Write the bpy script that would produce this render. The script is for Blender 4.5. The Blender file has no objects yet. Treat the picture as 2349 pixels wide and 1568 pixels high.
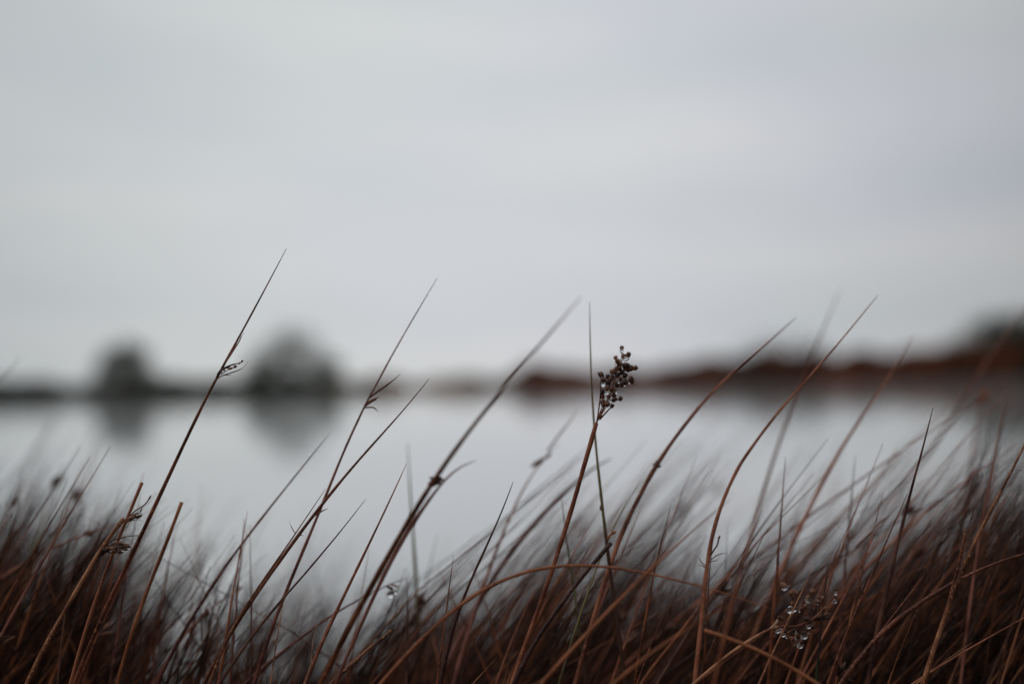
import bpy, math, random
import numpy as np
from mathutils import Vector
random.seed(11); rng = np.random.default_rng(11)
C = bpy.context.scene.collection
scene = bpy.context.scene

# ------------------------------------------------------------------ camera
LENS, SENSOR, FOCUS = 50.0, 36.0, 0.75
CAM_H, PITCH, ROLL = 0.50, math.atan(94*SENSOR/LENS/2349), math.radians(1.2)
Fv = Vector((0, math.cos(PITCH), math.sin(PITCH)))
R0 = Vector((1, 0, 0)); U0 = R0.cross(Fv)
Uv = (U0*math.cos(ROLL) + R0*math.sin(ROLL)).normalized()
Rv = (R0*math.cos(ROLL) - U0*math.sin(ROLL)).normalized()
CAM = Vector((0, 0, CAM_H))
cd = bpy.data.cameras.new('camera'); co = bpy.data.objects.new('camera', cd); C.objects.link(co)
cd.lens, cd.sensor_width, cd.clip_start, cd.clip_end = LENS, SENSOR, 0.02, 9000
cd.dof.use_dof = True; cd.dof.focus_distance = FOCUS; cd.dof.aperture_fstop = 2.8
from mathutils import Matrix
m = Matrix((Rv, Uv, -Fv)).transposed().to_4x4(); m.translation = CAM
co.matrix_world = m
scene.camera = co
scene.view_settings.view_transform = 'Standard'; scene.view_settings.look = 'None'
scene.view_settings.exposure = 0.0; scene.view_settings.gamma = 1.0
scene.cycles.use_denoising = True
scene.cycles.max_bounces = 10; scene.cycles.transmission_bounces = 8
KPX = SENSOR/LENS/2349

def at(px, py, d):
    """point at depth d metres in front of the lens, from measured photo position"""
    return CAM + Fv*d + Rv*((px-1174.5)*KPX*d) + Uv*(-(py-784)*KPX*d)

# ------------------------------------------------------------------ world: overcast sky
SUN_EL, SUN_AZ, GLOW_AZ = math.radians(42), math.radians(-125), math.radians(-3)     # azimuth measured from +Y towards +X
world = bpy.data.worlds.new('World'); scene.world = world; world.use_nodes = True
nt = world.node_tree; N = nt.nodes; L = nt.links; N.clear()
def nd(t, **k):
    n = N.new(t)
    for a, b in k.items(): setattr(n, a, b)
    return n
out = nd('ShaderNodeOutputWorld'); bg = nd('ShaderNodeBackground'); bg.inputs['Strength'].default_value = 0.1
sky = nd('ShaderNodeTexSky', sky_type='NISHITA', sun_disc=False, sun_elevation=SUN_EL, sun_rotation=SUN_AZ, air_density=1.5, dust_density=4.0)
tc = nd('ShaderNodeTexCoord')
# thinner, brighter cloud over the far side of the lake
dot = nd('ShaderNodeVectorMath', operation='DOT_PRODUCT')
GD = Vector((math.sin(GLOW_AZ)*math.cos(.20), math.cos(GLOW_AZ)*math.cos(.20), math.sin(.20)))
dot.inputs[1].default_value = GD
L.new(tc.outputs['Generated'], dot.inputs[0])
mr = nd('ShaderNodeMapRange', interpolation_type='LINEAR')
mr.inputs['From Min'].default_value = math.cos(math.radians(31)); mr.inputs['From Max'].default_value = 1.0
mr.inputs['To Min'].default_value = 0.0; mr.inputs['To Max'].default_value = 1.0
L.new(dot.outputs['Value'], mr.inputs['Value'])
mp = nd('ShaderNodeMapping'); mp.inputs['Scale'].default_value = (1.35, 1.35, 7.0); mp.inputs['Rotation'].default_value = (0, .06, 0)
mp.inputs['Location'].default_value = (3.1, .4, 1.35)
L.new(tc.outputs['Generated'], mp.inputs['Vector'])
nz = nd('ShaderNodeTexNoise'); nz.inputs['Scale'].default_value = 1.7; nz.inputs['Detail'].default_value = 3; nz.inputs['Roughness'].default_value = .45
L.new(mp.outputs[0], nz.inputs['Vector'])
nz2 = nd('ShaderNodeTexNoise'); nz2.inputs['Scale'].default_value = 1.1; nz2.inputs['Detail'].default_value = 1
mp2 = nd('ShaderNodeMapping'); mp2.inputs['Scale'].default_value = (2.2, 2.2, 4.0); mp2.inputs['Location'].default_value = (-1.7, 5, 2.2)
L.new(tc.outputs['Generated'], mp2.inputs['Vector']); L.new(mp2.outputs[0], nz2.inputs['Vector'])
cl = nd('ShaderNodeValToRGB')
cl.color_ramp.elements[0].position = .35; cl.color_ramp.elements[0].color = (.84, .892, .922, 1)
cl.color_ramp.elements[1].position = .65; cl.color_ramp.elements[1].color = (.985, 1.0, 1.005, 1)
L.new(nz.outputs['Fac'], cl.inputs['Fac'])
tint = nd('ShaderNodeValToRGB')
tint.color_ramp.elements[0].position = .38; tint.color_ramp.elements[0].color = (.985, 1.0, .995, 1)
tint.color_ramp.elements[1].position = .62; tint.color_ramp.elements[1].color = (.99, .985, 1.03, 1)
L.new(nz2.outputs['Fac'], tint.inputs['Fac'])
m1 = nd('ShaderNodeVectorMath', operation='MULTIPLY'); L.new(cl.outputs[0], m1.inputs[0]); L.new(tint.outputs[0], m1.inputs[1])
lum = nd('ShaderNodeMapRange'); lum.inputs['To Min'].default_value = 3.3; lum.inputs['To Max'].default_value = 7.0
L.new(mr.outputs[0], lum.inputs['Value'])
# an overcast sky is brightest overhead
sz = nd('ShaderNodeSeparateXYZ'); L.new(tc.outputs['Generated'], sz.inputs[0])
zen = nd('ShaderNodeMapRange', interpolation_type='SMOOTHSTEP')
for k_, v_ in (('From Min', .28), ('From Max', .95), ('To Min', 1.0), ('To Max', 2.2)): zen.inputs[k_].default_value = v_
L.new(sz.outputs['Z'], zen.inputs['Value'])
lz = nd('ShaderNodeMath', operation='MULTIPLY'); L.new(lum.outputs[0], lz.inputs[0]); L.new(zen.outputs[0], lz.inputs[1])
m2 = nd('ShaderNodeVectorMath', operation='SCALE'); L.new(m1.outputs[0], m2.inputs[0]); L.new(lz.outputs[0], m2.inputs['Scale'])
mix = nd('ShaderNodeMix', data_type='RGBA'); mix.inputs['Factor'].default_value = .97
L.new(sky.outputs[0], mix.inputs['A']); L.new(m2.outputs[0], mix.inputs['B'])
L.new(mix.outputs['Result'], bg.inputs['Color']); L.new(bg.outputs[0], out.inputs['Surface'])
sl = bpy.data.lights.new('sun', 'SUN'); sl.energy = 0.75; sl.angle = math.radians(28); sl.color = (1, .93, .84)
so = bpy.data.objects.new('sun', sl); C.objects.link(so)
sd = Vector((math.sin(SUN_AZ)*math.cos(SUN_EL), math.cos(SUN_AZ)*math.cos(SUN_EL), math.sin(SUN_EL)))
so.rotation_euler = (-sd).to_track_quat('-Z', 'Y').to_euler()

# ------------------------------------------------------------------ materials
def material(name):
    mt = bpy.data.materials.new(name); mt.use_nodes = True
    return mt, mt.node_tree.nodes, mt.node_tree.links, mt.node_tree.nodes['Principled BSDF']
def ramp(n, cols):
    r = n.new('ShaderNodeValToRGB'); e = r.color_ramp.elements
    while len(e) < len(cols): e.new(.5)
    for k, (p, c) in enumerate(cols): e[k].position = p; e[k].color = (*c, 1)
    return r
def stem_mat(name, dark, mid, light, fleck=.5, rough=.5, green=None):
    mt, n, l, b = material(name)
    t = n.new('ShaderNodeTexCoord'); oi = n.new('ShaderNodeObjectInfo')
    gm = n.new('ShaderNodeNewGeometry')
    a = n.new('ShaderNodeTexNoise'); a.inputs['Scale'].default_value = 55; a.inputs['Detail'].default_value = 4
    f = n.new('ShaderNodeTexNoise'); f.inputs['Scale'].default_value = 700; f.inputs['Detail'].default_value = 3
    l.new(t.outputs['Object'], a.inputs['Vector']); l.new(t.outputs['Object'], f.inputs['Vector'])
    r = ramp(n, [(.34, dark), (.51, mid), (.68, light)])
    add = n.new('ShaderNodeMath'); add.operation = 'MULTIPLY_ADD'; add.inputs[1].default_value = .30
    l.new(oi.outputs['Random'], add.inputs[0])
    sub = n.new('ShaderNodeMath'); sub.operation = 'SUBTRACT'; sub.inputs[1].default_value = .15
    l.new(a.outputs['Fac'], sub.inputs[0]); l.new(sub.outputs[0], add.inputs[2])
    ri = n.new('ShaderNodeMath'); ri.operation = 'MULTIPLY_ADD'; ri.inputs[1].default_value = .36 if name == 'rush_thicket' else .2
    l.new(gm.outputs['Random Per Island'], ri.inputs[0]); l.new(add.outputs[0], ri.inputs[2])
    s2 = n.new('ShaderNodeMath'); s2.operation = 'SUBTRACT'; s2.inputs[1].default_value = .18 if name == 'rush_thicket' else .1
    l.new(ri.outputs[0], s2.inputs[0]); l.new(s2.outputs[0], r.inputs['Fac'])
    fr = ramp(n, [(.56, (0, 0, 0)), (.68, (fleck, fleck, fleck))]); l.new(f.outputs['Fac'], fr.inputs['Fac'])
    mx = n.new('ShaderNodeMix'); mx.data_type = 'RGBA'
    mx.inputs['B'].default_value = (min(1, light[0]*2.0), min(1, light[1]*2.1), min(1, light[2]*2.0), 1)
    l.new(fr.outputs[0], mx.inputs['Factor']); l.new(r.outputs[0], mx.inputs['A'])
    col = mx.outputs['Result']
    if green:
        uv = n.new('ShaderNodeUVMap'); sp = n.new('ShaderNodeSeparateXYZ'); l.new(uv.outputs[0], sp.inputs[0])
        gr = ramp(n, green[0]); l.new(sp.outputs['Y'], gr.inputs['Fac'])
        g2 = n.new('ShaderNodeMix'); g2.data_type = 'RGBA'; g2.inputs['B'].default_value = (*green[1], 1)
        l.new(gr.outputs[0], g2.inputs['Factor']); l.new(col, g2.inputs['A']); col = g2.outputs['Result']
    l.new(col, b.inputs['Base Color'])
    b.inputs['Roughness'].default_value = rough; b.inputs['Specular IOR Level'].default_value = .22
    bp = n.new('ShaderNodeBump'); bp.inputs['Strength'].default_value = .5; bp.inputs['Distance'].default_value = .0004
    l.new(f.outputs['Fac'], bp.inputs['Height']); l.new(bp.outputs[0], b.inputs['Normal'])
    return mt
M = {
 'brown': stem_mat('rush_russet_brown', (.055, .016, .009), (.150, .046, .025), (.27, .098, .053), .4),
 'plum':  stem_mat('rush_purple_brown', (.050, .014, .011), (.130, .042, .031), (.21, .080, .058), .25),
 'tan':   stem_mat('rush_weathered_tan', (.050, .017, .009), (.145, .054, .027), (.33, .150, .076), .5),
 'rust':  stem_mat('rush_rust_orange', (.048, .013, .005), (.140, .042, .017), (.25, .086, .036), .35),
 'dark':  stem_mat('rush_dark_brown', (.018, .007, .006), (.050, .020, .016), (.11, .048, .032), .35),
 'green': stem_mat('rush_olive_green', (.042, .034, .012), (.090, .076, .030), (.15, .125, .055), .2,
                   green=([(.30, (0, 0, 0)), (.42, (1, 1, 1))], (.045, .018, .011))),
 'leaf':  stem_mat('rush_deep_green', (.012, .022, .006), (.028, .045, .012), (.05, .07, .02), .15,
                   green=([(.30, (1, 1, 1)), (.38, (0, 0, 0))], (.020, .014, .010))),
 'seed':  stem_mat('capsule_brown', (.028, .012, .008), (.092, .040, .025), (.20, .10, .062), .4, .45),
 'paper': stem_mat('papery_sheath', (.10, .05, .03), (.22, .125, .08), (.38, .25, .18), .4, .6),
 'litter': stem_mat('rush_thicket', (.006, .0018, .0010), (.034, .0108, .005), (.15, .052, .023), .15, .6),
}
def simple_noise_mat(name, cols, scale, rough=.9, detail=6):
    mt, n, l, b = material(name)
    t = n.new('ShaderNodeTexCoord'); a = n.new('ShaderNodeTexNoise'); a.inputs['Scale'].default_value = scale; a.inputs['Detail'].default_value = detail
    l.new(t.outputs['Object'], a.inputs['Vector'])
    gm = n.new('ShaderNodeNewGeometry')
    ad = n.new('ShaderNodeMath'); ad.operation = 'MULTIPLY_ADD'; ad.inputs[1].default_value = .3
    l.new(gm.outputs['Random Per Island'], ad.inputs[0]); l.new(a.outputs['Fac'], ad.inputs[2])
    sb = n.new('ShaderNodeMath'); sb.operation = 'SUBTRACT'; sb.inputs[1].default_value = .15
    l.new(ad.outputs[0], sb.inputs[0])
    r = ramp(n, cols); l.new(sb.outputs[0], r.inputs['Fac']); l.new(r.outputs[0], b.inputs['Base Color'])
    b.inputs['Roughness'].default_value = rough; b.inputs['Specular IOR Level'].default_value = .2
    return mt
M['soil'] = simple_noise_mat('peaty_ground', [(.3, (.012, .008, .006)), (.6, (.035, .022, .014)), (.8, (.06, .04, .022))], 3.0)
M['scrub'] = simple_noise_mat('dark_scrub', [(.3, (.010, .013, .006)), (.6, (.022, .026, .013)), (.8, (.05, .042, .025))], .6)
M['tanreed'] = simple_noise_mat('pale_reed', [(.3, (.12, .08, .055)), (.6, (.27, .18, .12)), (.8, (.38, .27, .18))], .6)
M['russet'] = simple_noise_mat('russet_bracken', [(.3, (.055, .017, .009)), (.6, (.145, .046, .022)), (.8, (.22, .080, .040))], .4)
M['bushleaf'] = simple_noise_mat('evergreen_leaves', [(.3, (.014, .020, .009)), (.6, (.032, .042, .021)), (.8, (.06, .07, .038))], .8)
M['bushbrown'] = simple_noise_mat('brown_leaves', [(.3, (.030, .020, .014)), (.6, (.07, .044, .030)), (.8, (.11, .075, .05))], .8)
M['bark'] = simple_noise_mat('grey_bark', [(.3, (.03, .025, .02)), (.7, (.09, .075, .06))], 6)
mt, n, l, b = material('lake_water'); M['water'] = mt
b.inputs['Base Color'].default_value = (.40, .415, .42, 1); b.inputs['Roughness'].default_value = .04; b.inputs['IOR'].default_value = 1.4
t = n.new('ShaderNodeTexCoord'); mpn = n.new('ShaderNodeMapping'); mpn.inputs['Scale'].default_value = (1, 2.2, 1)
wn = n.new('ShaderNodeTexNoise'); wn.inputs['Scale'].default_value = 1.3; wn.inputs['Detail'].default_value = 3
l.new(t.outputs['Object'], mpn.inputs[0]); l.new(mpn.outputs[0], wn.inputs['Vector'])
bp = n.new('ShaderNodeBump'); bp.inputs['Strength'].default_value = .12; bp.inputs['Distance'].default_value = .02
l.new(wn.outputs['Fac'], bp.inputs['Height']); l.new(bp.outputs[0], b.inputs['Normal'])
mt, n, l, b = material('clear_water_drop'); M['drop'] = mt
b.inputs['Base Color'].default_value = (1, 1, 1, 1); b.inputs['Roughness'].default_value = 0; b.inputs['IOR'].default_value = 1.333
b.inputs['Transmission Weight'].default_value = 1

# ------------------------------------------------------------------ mesh helpers
class MB:
    def __init__(s): s.v = []; s.f = []; s.uv = []
    def tube(s, P, r, sides=8, sq=1.0):
        """tapered tube along points P with radii r"""
        P = np.array(P, float); r = np.array(r, float); n = len(P); base = len(s.v)
        T = np.gradient(P, axis=0); T /= np.linalg.norm(T, axis=1)[:, None]+1e-12
        ref = np.array((.05, 1., .03)); A = np.cross(T, ref); A /= np.linalg.norm(A, axis=1)[:, None]+1e-9
        B = np.cross(T, A)
        for i in range(n):
            for k in range(sides):
                a = 2*math.pi*k/sides
                s.v.append(tuple(P[i] + A[i]*r[i]*math.cos(a) + B[i]*r[i]*sq*math.sin(a)))
        for i in range(n-1):
            for k in range(sides):
                a = base+i*sides+k; b2 = base+i*sides+(k+1) % sides
                s.f.append((a, b2, b2+sides, a+sides))
                s.uv.append(((k/sides, i/(n-1)), ((k+1)/sides, i/(n-1)), ((k+1)/sides, (i+1)/(n-1)), (k/sides, (i+1)/(n-1))))
        for e, i in ((0, 0), (1, n-1)):
            f = [base+i*sides+k for k in range(sides)]
            s.f.append(tuple(f if e else f[::-1])); s.uv.append(tuple((.5, i/(n-1)) for _ in f))
        return s
    def capsule(s, c, ax, r, spikes=6, elong=1.15):
        """egg-shaped seed capsule with a ring of pointed tepals at its mouth"""
        ax = Vector(ax).normalized(); c = Vector(c)
        u = ax.orthogonal().normalized(); w = ax.cross(u); base = len(s.v); S = 8
        u, w = (u*math.cos(r*9e4)+w*math.sin(r*9e4)), (w*math.cos(r*9e4)-u*math.sin(r*9e4))
        prof = [(-1.0*elong, .18), (-.8*elong, .62), (-.35*elong, .98), (.15*elong, 1.0), (.6*elong, .78), (.9*elong, .42)]
        for z, q in prof:
            for k in range(S):
                a = 2*math.pi*k/S; jj = 1+random.uniform(-.08, .08)
                s.v.append(tuple(c+ax*(z*r)+(u*math.cos(a)+w*math.sin(a))*(q*r*jj)))
        for i in range(len(prof)-1):
            for k in range(S):
                a = base+i*S+k; b2 = base+i*S+(k+1) % S
                s.f.append((a, b2, b2+S, a+S)); s.uv.append(((0, .5),)*4)
        s.f.append(tuple(base+k for k in range(S))[::-1]); s.uv.append(((0, .5),)*S)
        s.f.append(tuple(base+(len(prof)-1)*S+k for k in range(S))); s.uv.append(((0, .5),)*S)
        ring = base+3*S
        for k in range(spikes):
            a = 2*math.pi*(k+.5)/spikes; d = (u*math.cos(a)+w*math.sin(a))
            k0 = int(k*S/spikes) % S; k1 = (k0+1) % S
            t = len(s.v); s.v.append(tuple(c+ax*(r*random.uniform(.95, 1.35)*elong)+d*(r*random.uniform(.75, 1.15))))
            up = base+4*S
            s.f += [(ring+k0, ring+k1, t), (up+k1, up+k0, t), (ring+k1, up+k1, t), (up+k0, ring+k0, t)]
            s.uv += [((0, .5),)*3]*4
        return s
    def spindle(s, c, ax, ln, r, sides=6):
        ax = Vector(ax).normalized(); P = [Vector(c)+ax*(ln*q) for q in (-.5, -.3, 0, .25, .42, .5)]
        return s.tube(P, [r*q for q in (.35, .8, 1, .7, .3, .05)], sides)
    def build(s, name, mat, parent=None, origin=None, smooth=True):
        o0 = Vector(origin) if origin is not None else Vector((0, 0, 0))
        me = bpy.data.meshes.new(name)
        me.from_pydata([tuple(Vector(v)-o0) for v in s.v], [], s.f)
        ul = me.uv_layers.new(name='UVMap'); flat = [c for f in s.uv for p in f for c in p]
        if len(flat) == 2*len(me.loops): ul.data.foreach_set('uv', flat)
        if smooth: me.polygons.foreach_set('use_smooth', [True]*len(me.polygons))
        me.materials.append(M[mat]); me.update()
        o = bpy.data.objects.new(name, me); C.objects.link(o)
        if parent is not None: o.parent = parent
        else: o.location = o0
        return o
def tag(o, label=None, cat=None, group=None, kind=None):
    if label: o['label'] = label
    if cat: o['category'] = cat
    if group: o['group'] = group
    if kind: o['kind'] = kind
    return o
def thing(name, loc, label, cat, group=None):
    o = bpy.data.objects.new(name, None); C.objects.link(o); o.location = loc; o.empty_display_size = .02
    return tag(o, label, cat, group)
def smooth_line(P, step):
    """Catmull-Rom through P, resampled at about step"""
    P = [np.array(p, float) for p in P]; Q = [2*P[0]-P[1]]+P+[2*P[-1]-P[-2]]; out = []
    for i in range(1, len(Q)-2):
        n = max(2, int(np.linalg.norm(Q[i+1]-Q[i])/step))
        for k in range(n):
            t = k/n; a, b_, c, d = Q[i-1], Q[i], Q[i+1], Q[i+2]
            out.append(.5*((2*b_)+(-a+c)*t+(2*a-5*b_+4*c-d)*t*t+(-a+3*b_-3*c+d)*t**3))
    out.append(P[-1]); return out

CROPS = {'1': (0, 550, 2.76), '2': (800, 550, 2.76), '3': (1650, 650, 2.76), '4': (0, 1100, 2.7553), '5': (800, 1100, 2.7553),
         '6': (1650, 1100, 2.7553), 'A': (1420, 820, 6.533), 'B': (1850, 1380, 6.533), 'C': (200, 1180, 7.842), 'E': (500, 800, 9.8), 'F': (0, 0, .9396)}
def trace(txt):
    pts = []; c = 'F'
    for tok in txt.replace(';', ' ').split():
        if ',' not in tok: c = tok; continue
        x, y = map(float, tok.split(',')); ox, oy, s = CROPS[c]
        pts.append(((ox+x/s)/1.0643, (oy+y/s)/1.0643))
    return pts
def ground_z(x, y): return 0.0

def stem_curve(px, dt, db, ext=True):
    """measured line (tip first) at depths dt (tip) to db (base), carried on down into the ground"""
    ln = [0]
    for a, b_ in zip(px, px[1:]): ln.append(ln[-1]+math.hypot(a[0]-b_[0], a[1]-b_[1]))
    P = [at(p[0], p[1], dt+(db-dt)*(q/ln[-1])) for p, q in zip(px, ln)]
    P = smooth_line(P, .008)
    if ext:
        T = (P[-1]-P[-4]); T /= np.linalg.norm(T)
        T[1] *= .3
        if T[2] > -.25: T[2] = -.25
        p = P[-1].copy()
        while p[2] > -.005 and len(P) < 400:
            T = T*.93+np.array((random.uniform(-.05, .05), random.uniform(-.05, .05), -1.))*.07; T /= np.linalg.norm(T)
            p = p+T*.02; P.append(p.copy())
    Q = np.array(P); k = np.exp(-.5*(np.arange(-9, 10)/3.2)**2); k /= k.sum()      # iron out small wobbles of the measured line
    E = np.concatenate([2*Q[0]-Q[9:0:-1], Q, 2*Q[-1]-Q[-2:-11:-1]]) if len(Q) > 12 else None
    if E is not None: Q = np.stack([np.convolve(E[:, c], k, 'valid') for c in range(3)], 1)
    for _ in range(random.randint(1, 3)):          # dry stems are never quite straight: a slight kink or two
        c = random.randint(4, max(5, len(Q)-8)); a_ = np.array((random.uniform(-.028, .028), random.uniform(-.02, .02), 0))
        if c < len(Q): Q[c:] += a_*(np.arange(len(Q)-c)[:, None]*.008)*np.exp(-np.arange(len(Q)-c)[:, None]/18)
    return list(Q)
def radii(P, w, d, blunt=False, taper=.11, thin=1.0):
    """full width w (in photo px at depth d) -> radius per point, drawn out to a point at the tip"""
    P = np.array(P); s = np.concatenate([[0], np.cumsum(np.linalg.norm(np.diff(P, axis=0), axis=1))])
    r0 = w*.57*KPX*d
    prof = np.ones(len(P)) if blunt else np.clip(.12+.88*(s/taper)**.75, 0, 1)
    ph = random.uniform(0, 6); wob = 1+.06*np.sin(s*170+ph)+.05*np.sin(s*410+2*ph)
    return r0*prof*wob*(1+.12*s/s[-1])

GROUP = 'rush stems in the near tussock'
plants = {}
def rush(key, label, txt, dt, db, w, mat='brown', blunt=False, taper=.11, ext=True, parts=False, group=GROUP):
    P = stem_curve(trace(txt), dt, db, ext)
    mb = MB().tube(P, radii(P, w, (dt+db)/2, blunt, taper))
    base = Vector(P[-1])
    if not parts:
        o = mb.build('rush_stem', mat, None, base); tag(o, label, 'rush stem', group)
    else:
        o = thing('rush_stem', base, label, 'rush stem', group); mb.build('stem', mat, o, base)
    plants[key] = (o, base)
    return o
def twig(key, name, txt, d, w, mat, dd=0.0, parent=None, sq=1.0, tipw=.15):
    """a bract, blade or twig drawn from its base outward; a part of plant KEY"""
    o, base = plants[key]; px = trace(txt)
    P = [at(x, y, d+dd*i/max(1, len(px)-1)) for i, (x, y) in enumerate(px)]
    P = smooth_line(P, .002); n = len(P)
    r = [w*.5*KPX*d*(1 if q < .5 else max(tipw, 1-(q-.5)*2*(1-tipw))) for q in [i/(n-1) for i in range(n)]]
    ob = MB().tube(P, r, 6, sq).build(name, mat, parent or o, base); return ob
def spikelets(key, name, items, d, mat='seed', jit=.002, parent=None):
    """items: (trace of centre and pointing target, length px, width px)"""
    o, base = plants[key]
    for txt, ln, w in items:
        (x0, y0), (x1, y1) = trace(txt); dd = d+random.uniform(-jit, jit)
        a = at(x0, y0, dd); b_ = at(x1, y1, dd+random.uniform(-jit, jit)*.5)
        MB().spindle(a, b_-a, ln*KPX*d, w*.5*KPX*d).build(name, mat, parent or o, base)
def drops(items, crop, d, label, group, jit=.0015):
    for x, y, r, ex in items:
        (px, py), = trace(f'{crop} {x},{y}'); dd = d+random.uniform(-jit, jit)
        rr = (1.05 if crop == 'A' else 1.45)*r/CROPS[crop][2]/1.0643*KPX*d; c = at(px, py, dd); mb = MB(); S, Rr = 12, 8
        for i in range(Rr+1):
            th = math.pi*i/Rr
            for k in range(S):
                a = 2*math.pi*k/S; z = math.cos(th); q = math.sin(th)*(1 if z < 0 else 1-.35*z)
                mb.v.append((c.x+rr*ex*q*math.cos(a), c.y+rr*q*math.sin(a), c.z+rr*z*1.05+(ex-1)*rr*.8*math.cos(a)*q))
        for i in range(Rr):
            for k in range(S): mb.f.append((i*S+k, (i+1)*S+k, (i+1)*S+(k+1) % S, i*S+(k+1) % S))
        me_o = mb.build('water_drop', 'drop', None, c); tag(me_o, label, 'water drop', group)
        import bmesh
        bm = bmesh.new(); bm.from_mesh(me_o.data); bmesh.ops.remove_doubles(bm, verts=bm.verts, dist=rr*.02)
        bmesh.ops.recalc_face_normals(bm, faces=bm.faces); bm.to_mesh(me_o.data); bm.free()

# ------------------------------------------------------------------ the setting
WATER_Z = -.05
def far_edge(x): return 142 + 12*max(0, min(1, (-x+5)/50)) + 3*math.sin(x*.11) + 1.5*math.sin(x*.37)
def near_edge(x): return 2.75 + .25*math.sin(x*1.3+.5) + .25*max(-1, min(1, x))
def make_ground():
    xs = sorted(set([-5000, -1500, -600, -300] + list(np.linspace(-140, 140, 57)) + list(np.linspace(-8, 8, 33)) + [300, 600, 1500, 5000]))
    rows = 26; v = []; f = []
    for x in xs:
        ne, fe = near_edge(x), far_edge(x)
        ys = [(-5000, 0), (-800, 0), (-60, 0), (-8, .0), (0, 0), (.6, 0), (1.2, 0), (1.8, 0), (ne-.35, 0), (ne-.1, -.02), (ne+.08, -.09), (ne+.6, -.4), (ne+4, -1.2), (20, -2),
              (fe-30, -2), (fe-4, -.8), (fe-.6, -.25), (fe, -.03), (fe+.7, .10), (fe+4, .18), (fe+15, .22), (fe+60, .25), (500, .3), (1200, .3), (3000, .3), (6000, .3)]
        for y, z in ys: v.append((x, y, z+(.015*math.sin(x*7)*math.cos(y*9) if abs(z) < .001 and abs(x) < 9 else 0)))
    for i in range(len(xs)-1):
        for j in range(rows-1): f.append((i*rows+j, (i+1)*rows+j, (i+1)*rows+j+1, i*rows+j+1))
    mb = MB(); mb.v, mb.f = v, f
    tag(mb.build('ground', 'soil'), kind='structure')
make_ground()
mb = MB()
for x in np.linspace(-700, 700, 15):
    for y in (2.2, 8, 30, 90, 220): mb.v.append((x, y, WATER_Z))
for i in range(14):
    for j in range(4): mb.f.append((i*5+j, (i+1)*5+j, (i+1)*5+j+1, i*5+j+1))
tag(mb.build('water', 'water'), kind='structure')

def horizon(px): return 878-(px-1174.5)*math.tan(ROLL)
def xat(px, Y): return (px-1174.5)*KPX*Y
def blades(name, mat, x0, x1, hfun, n, wid, depth, label):
    """a belt of overlapping upright blades along the far water's edge: one mass"""
    X = rng.uniform(x0, x1, n); v = []; f = []
    for k, x in enumerate(X):
        y = far_edge(x)+.2+rng.random()**1.5*depth; h = hfun(x)*1.5*rng.uniform(.6, 1.0)*(1+.16*math.sin(x*.55)*math.sin(x*.23+1)+.1*math.sin(x*1.3))
        a = rng.uniform(-.9, .9); w = wid*rng.uniform(.6, 1.4); ca, sa = math.cos(a)*w, math.sin(a)*w; le = rng.normal(.12, .12)*h
        zb = -.1 if y < far_edge(x)+1 else 0.05
        b0 = len(v)
        v += [(x-ca, y-sa, zb), (x+ca, y+sa, zb), (x+ca*.8+le*.4, y+sa*.8, h*.6), (x-ca*.8+le*.4, y-sa*.8, h*.6), (x+le, y+rng.normal(0, .1), h)]
        f += [(b0, b0+1, b0+2, b0+3), (b0+3, b0+2, b0+4)]
    mb = MB(); mb.v, mb.f = v, f
    tag(mb.build(name, mat, smooth=False), label, None, None, 'stuff')
def hprof(tab, Y):
    xs = [xat(p, Y) for p, _ in tab]; hs = [t for _, t in tab]
    return lambda x: float(np.interp(x, xs, hs))
Y0 = 148
blades('far_scrub', 'scrub', xat(-900, 154), xat(900, 154), hprof([(-900, 1.2), (0, 1.35), (150, 1.15), (400, 1.2), (600, 1.15), (820, .85), (900, .5)], 154), 9000, .26, 5, 'low dark scrub along the far water edge')
blades('far_pale_reeds', 'tanreed', xat(780, Y0), xat(1190, Y0), hprof([(780, .7), (860, .95), (920, .85), (960, .5), (1010, .9), (1070, 1.0), (1120, .7), (1190, 1.2)], Y0), 3000, .2, 4, 'pale tan reeds on the far bank')
blades('far_bracken', 'russet', xat(1170, Y0), xat(3300, Y0), hprof([(1170, .9), (1215, 1.6), (1300, 1.35), (1420, 1.25), (1560, 1.6), (1680, 1.85), (1760, 2.1), (1880, 2.1), (2000, 2.0), (2150, 2.1), (2260, 2.6), (2400, 3.0), (3300, 3.0)], Y0), 18000, .28, 7, 'russet bracken bank beyond the water')

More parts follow.
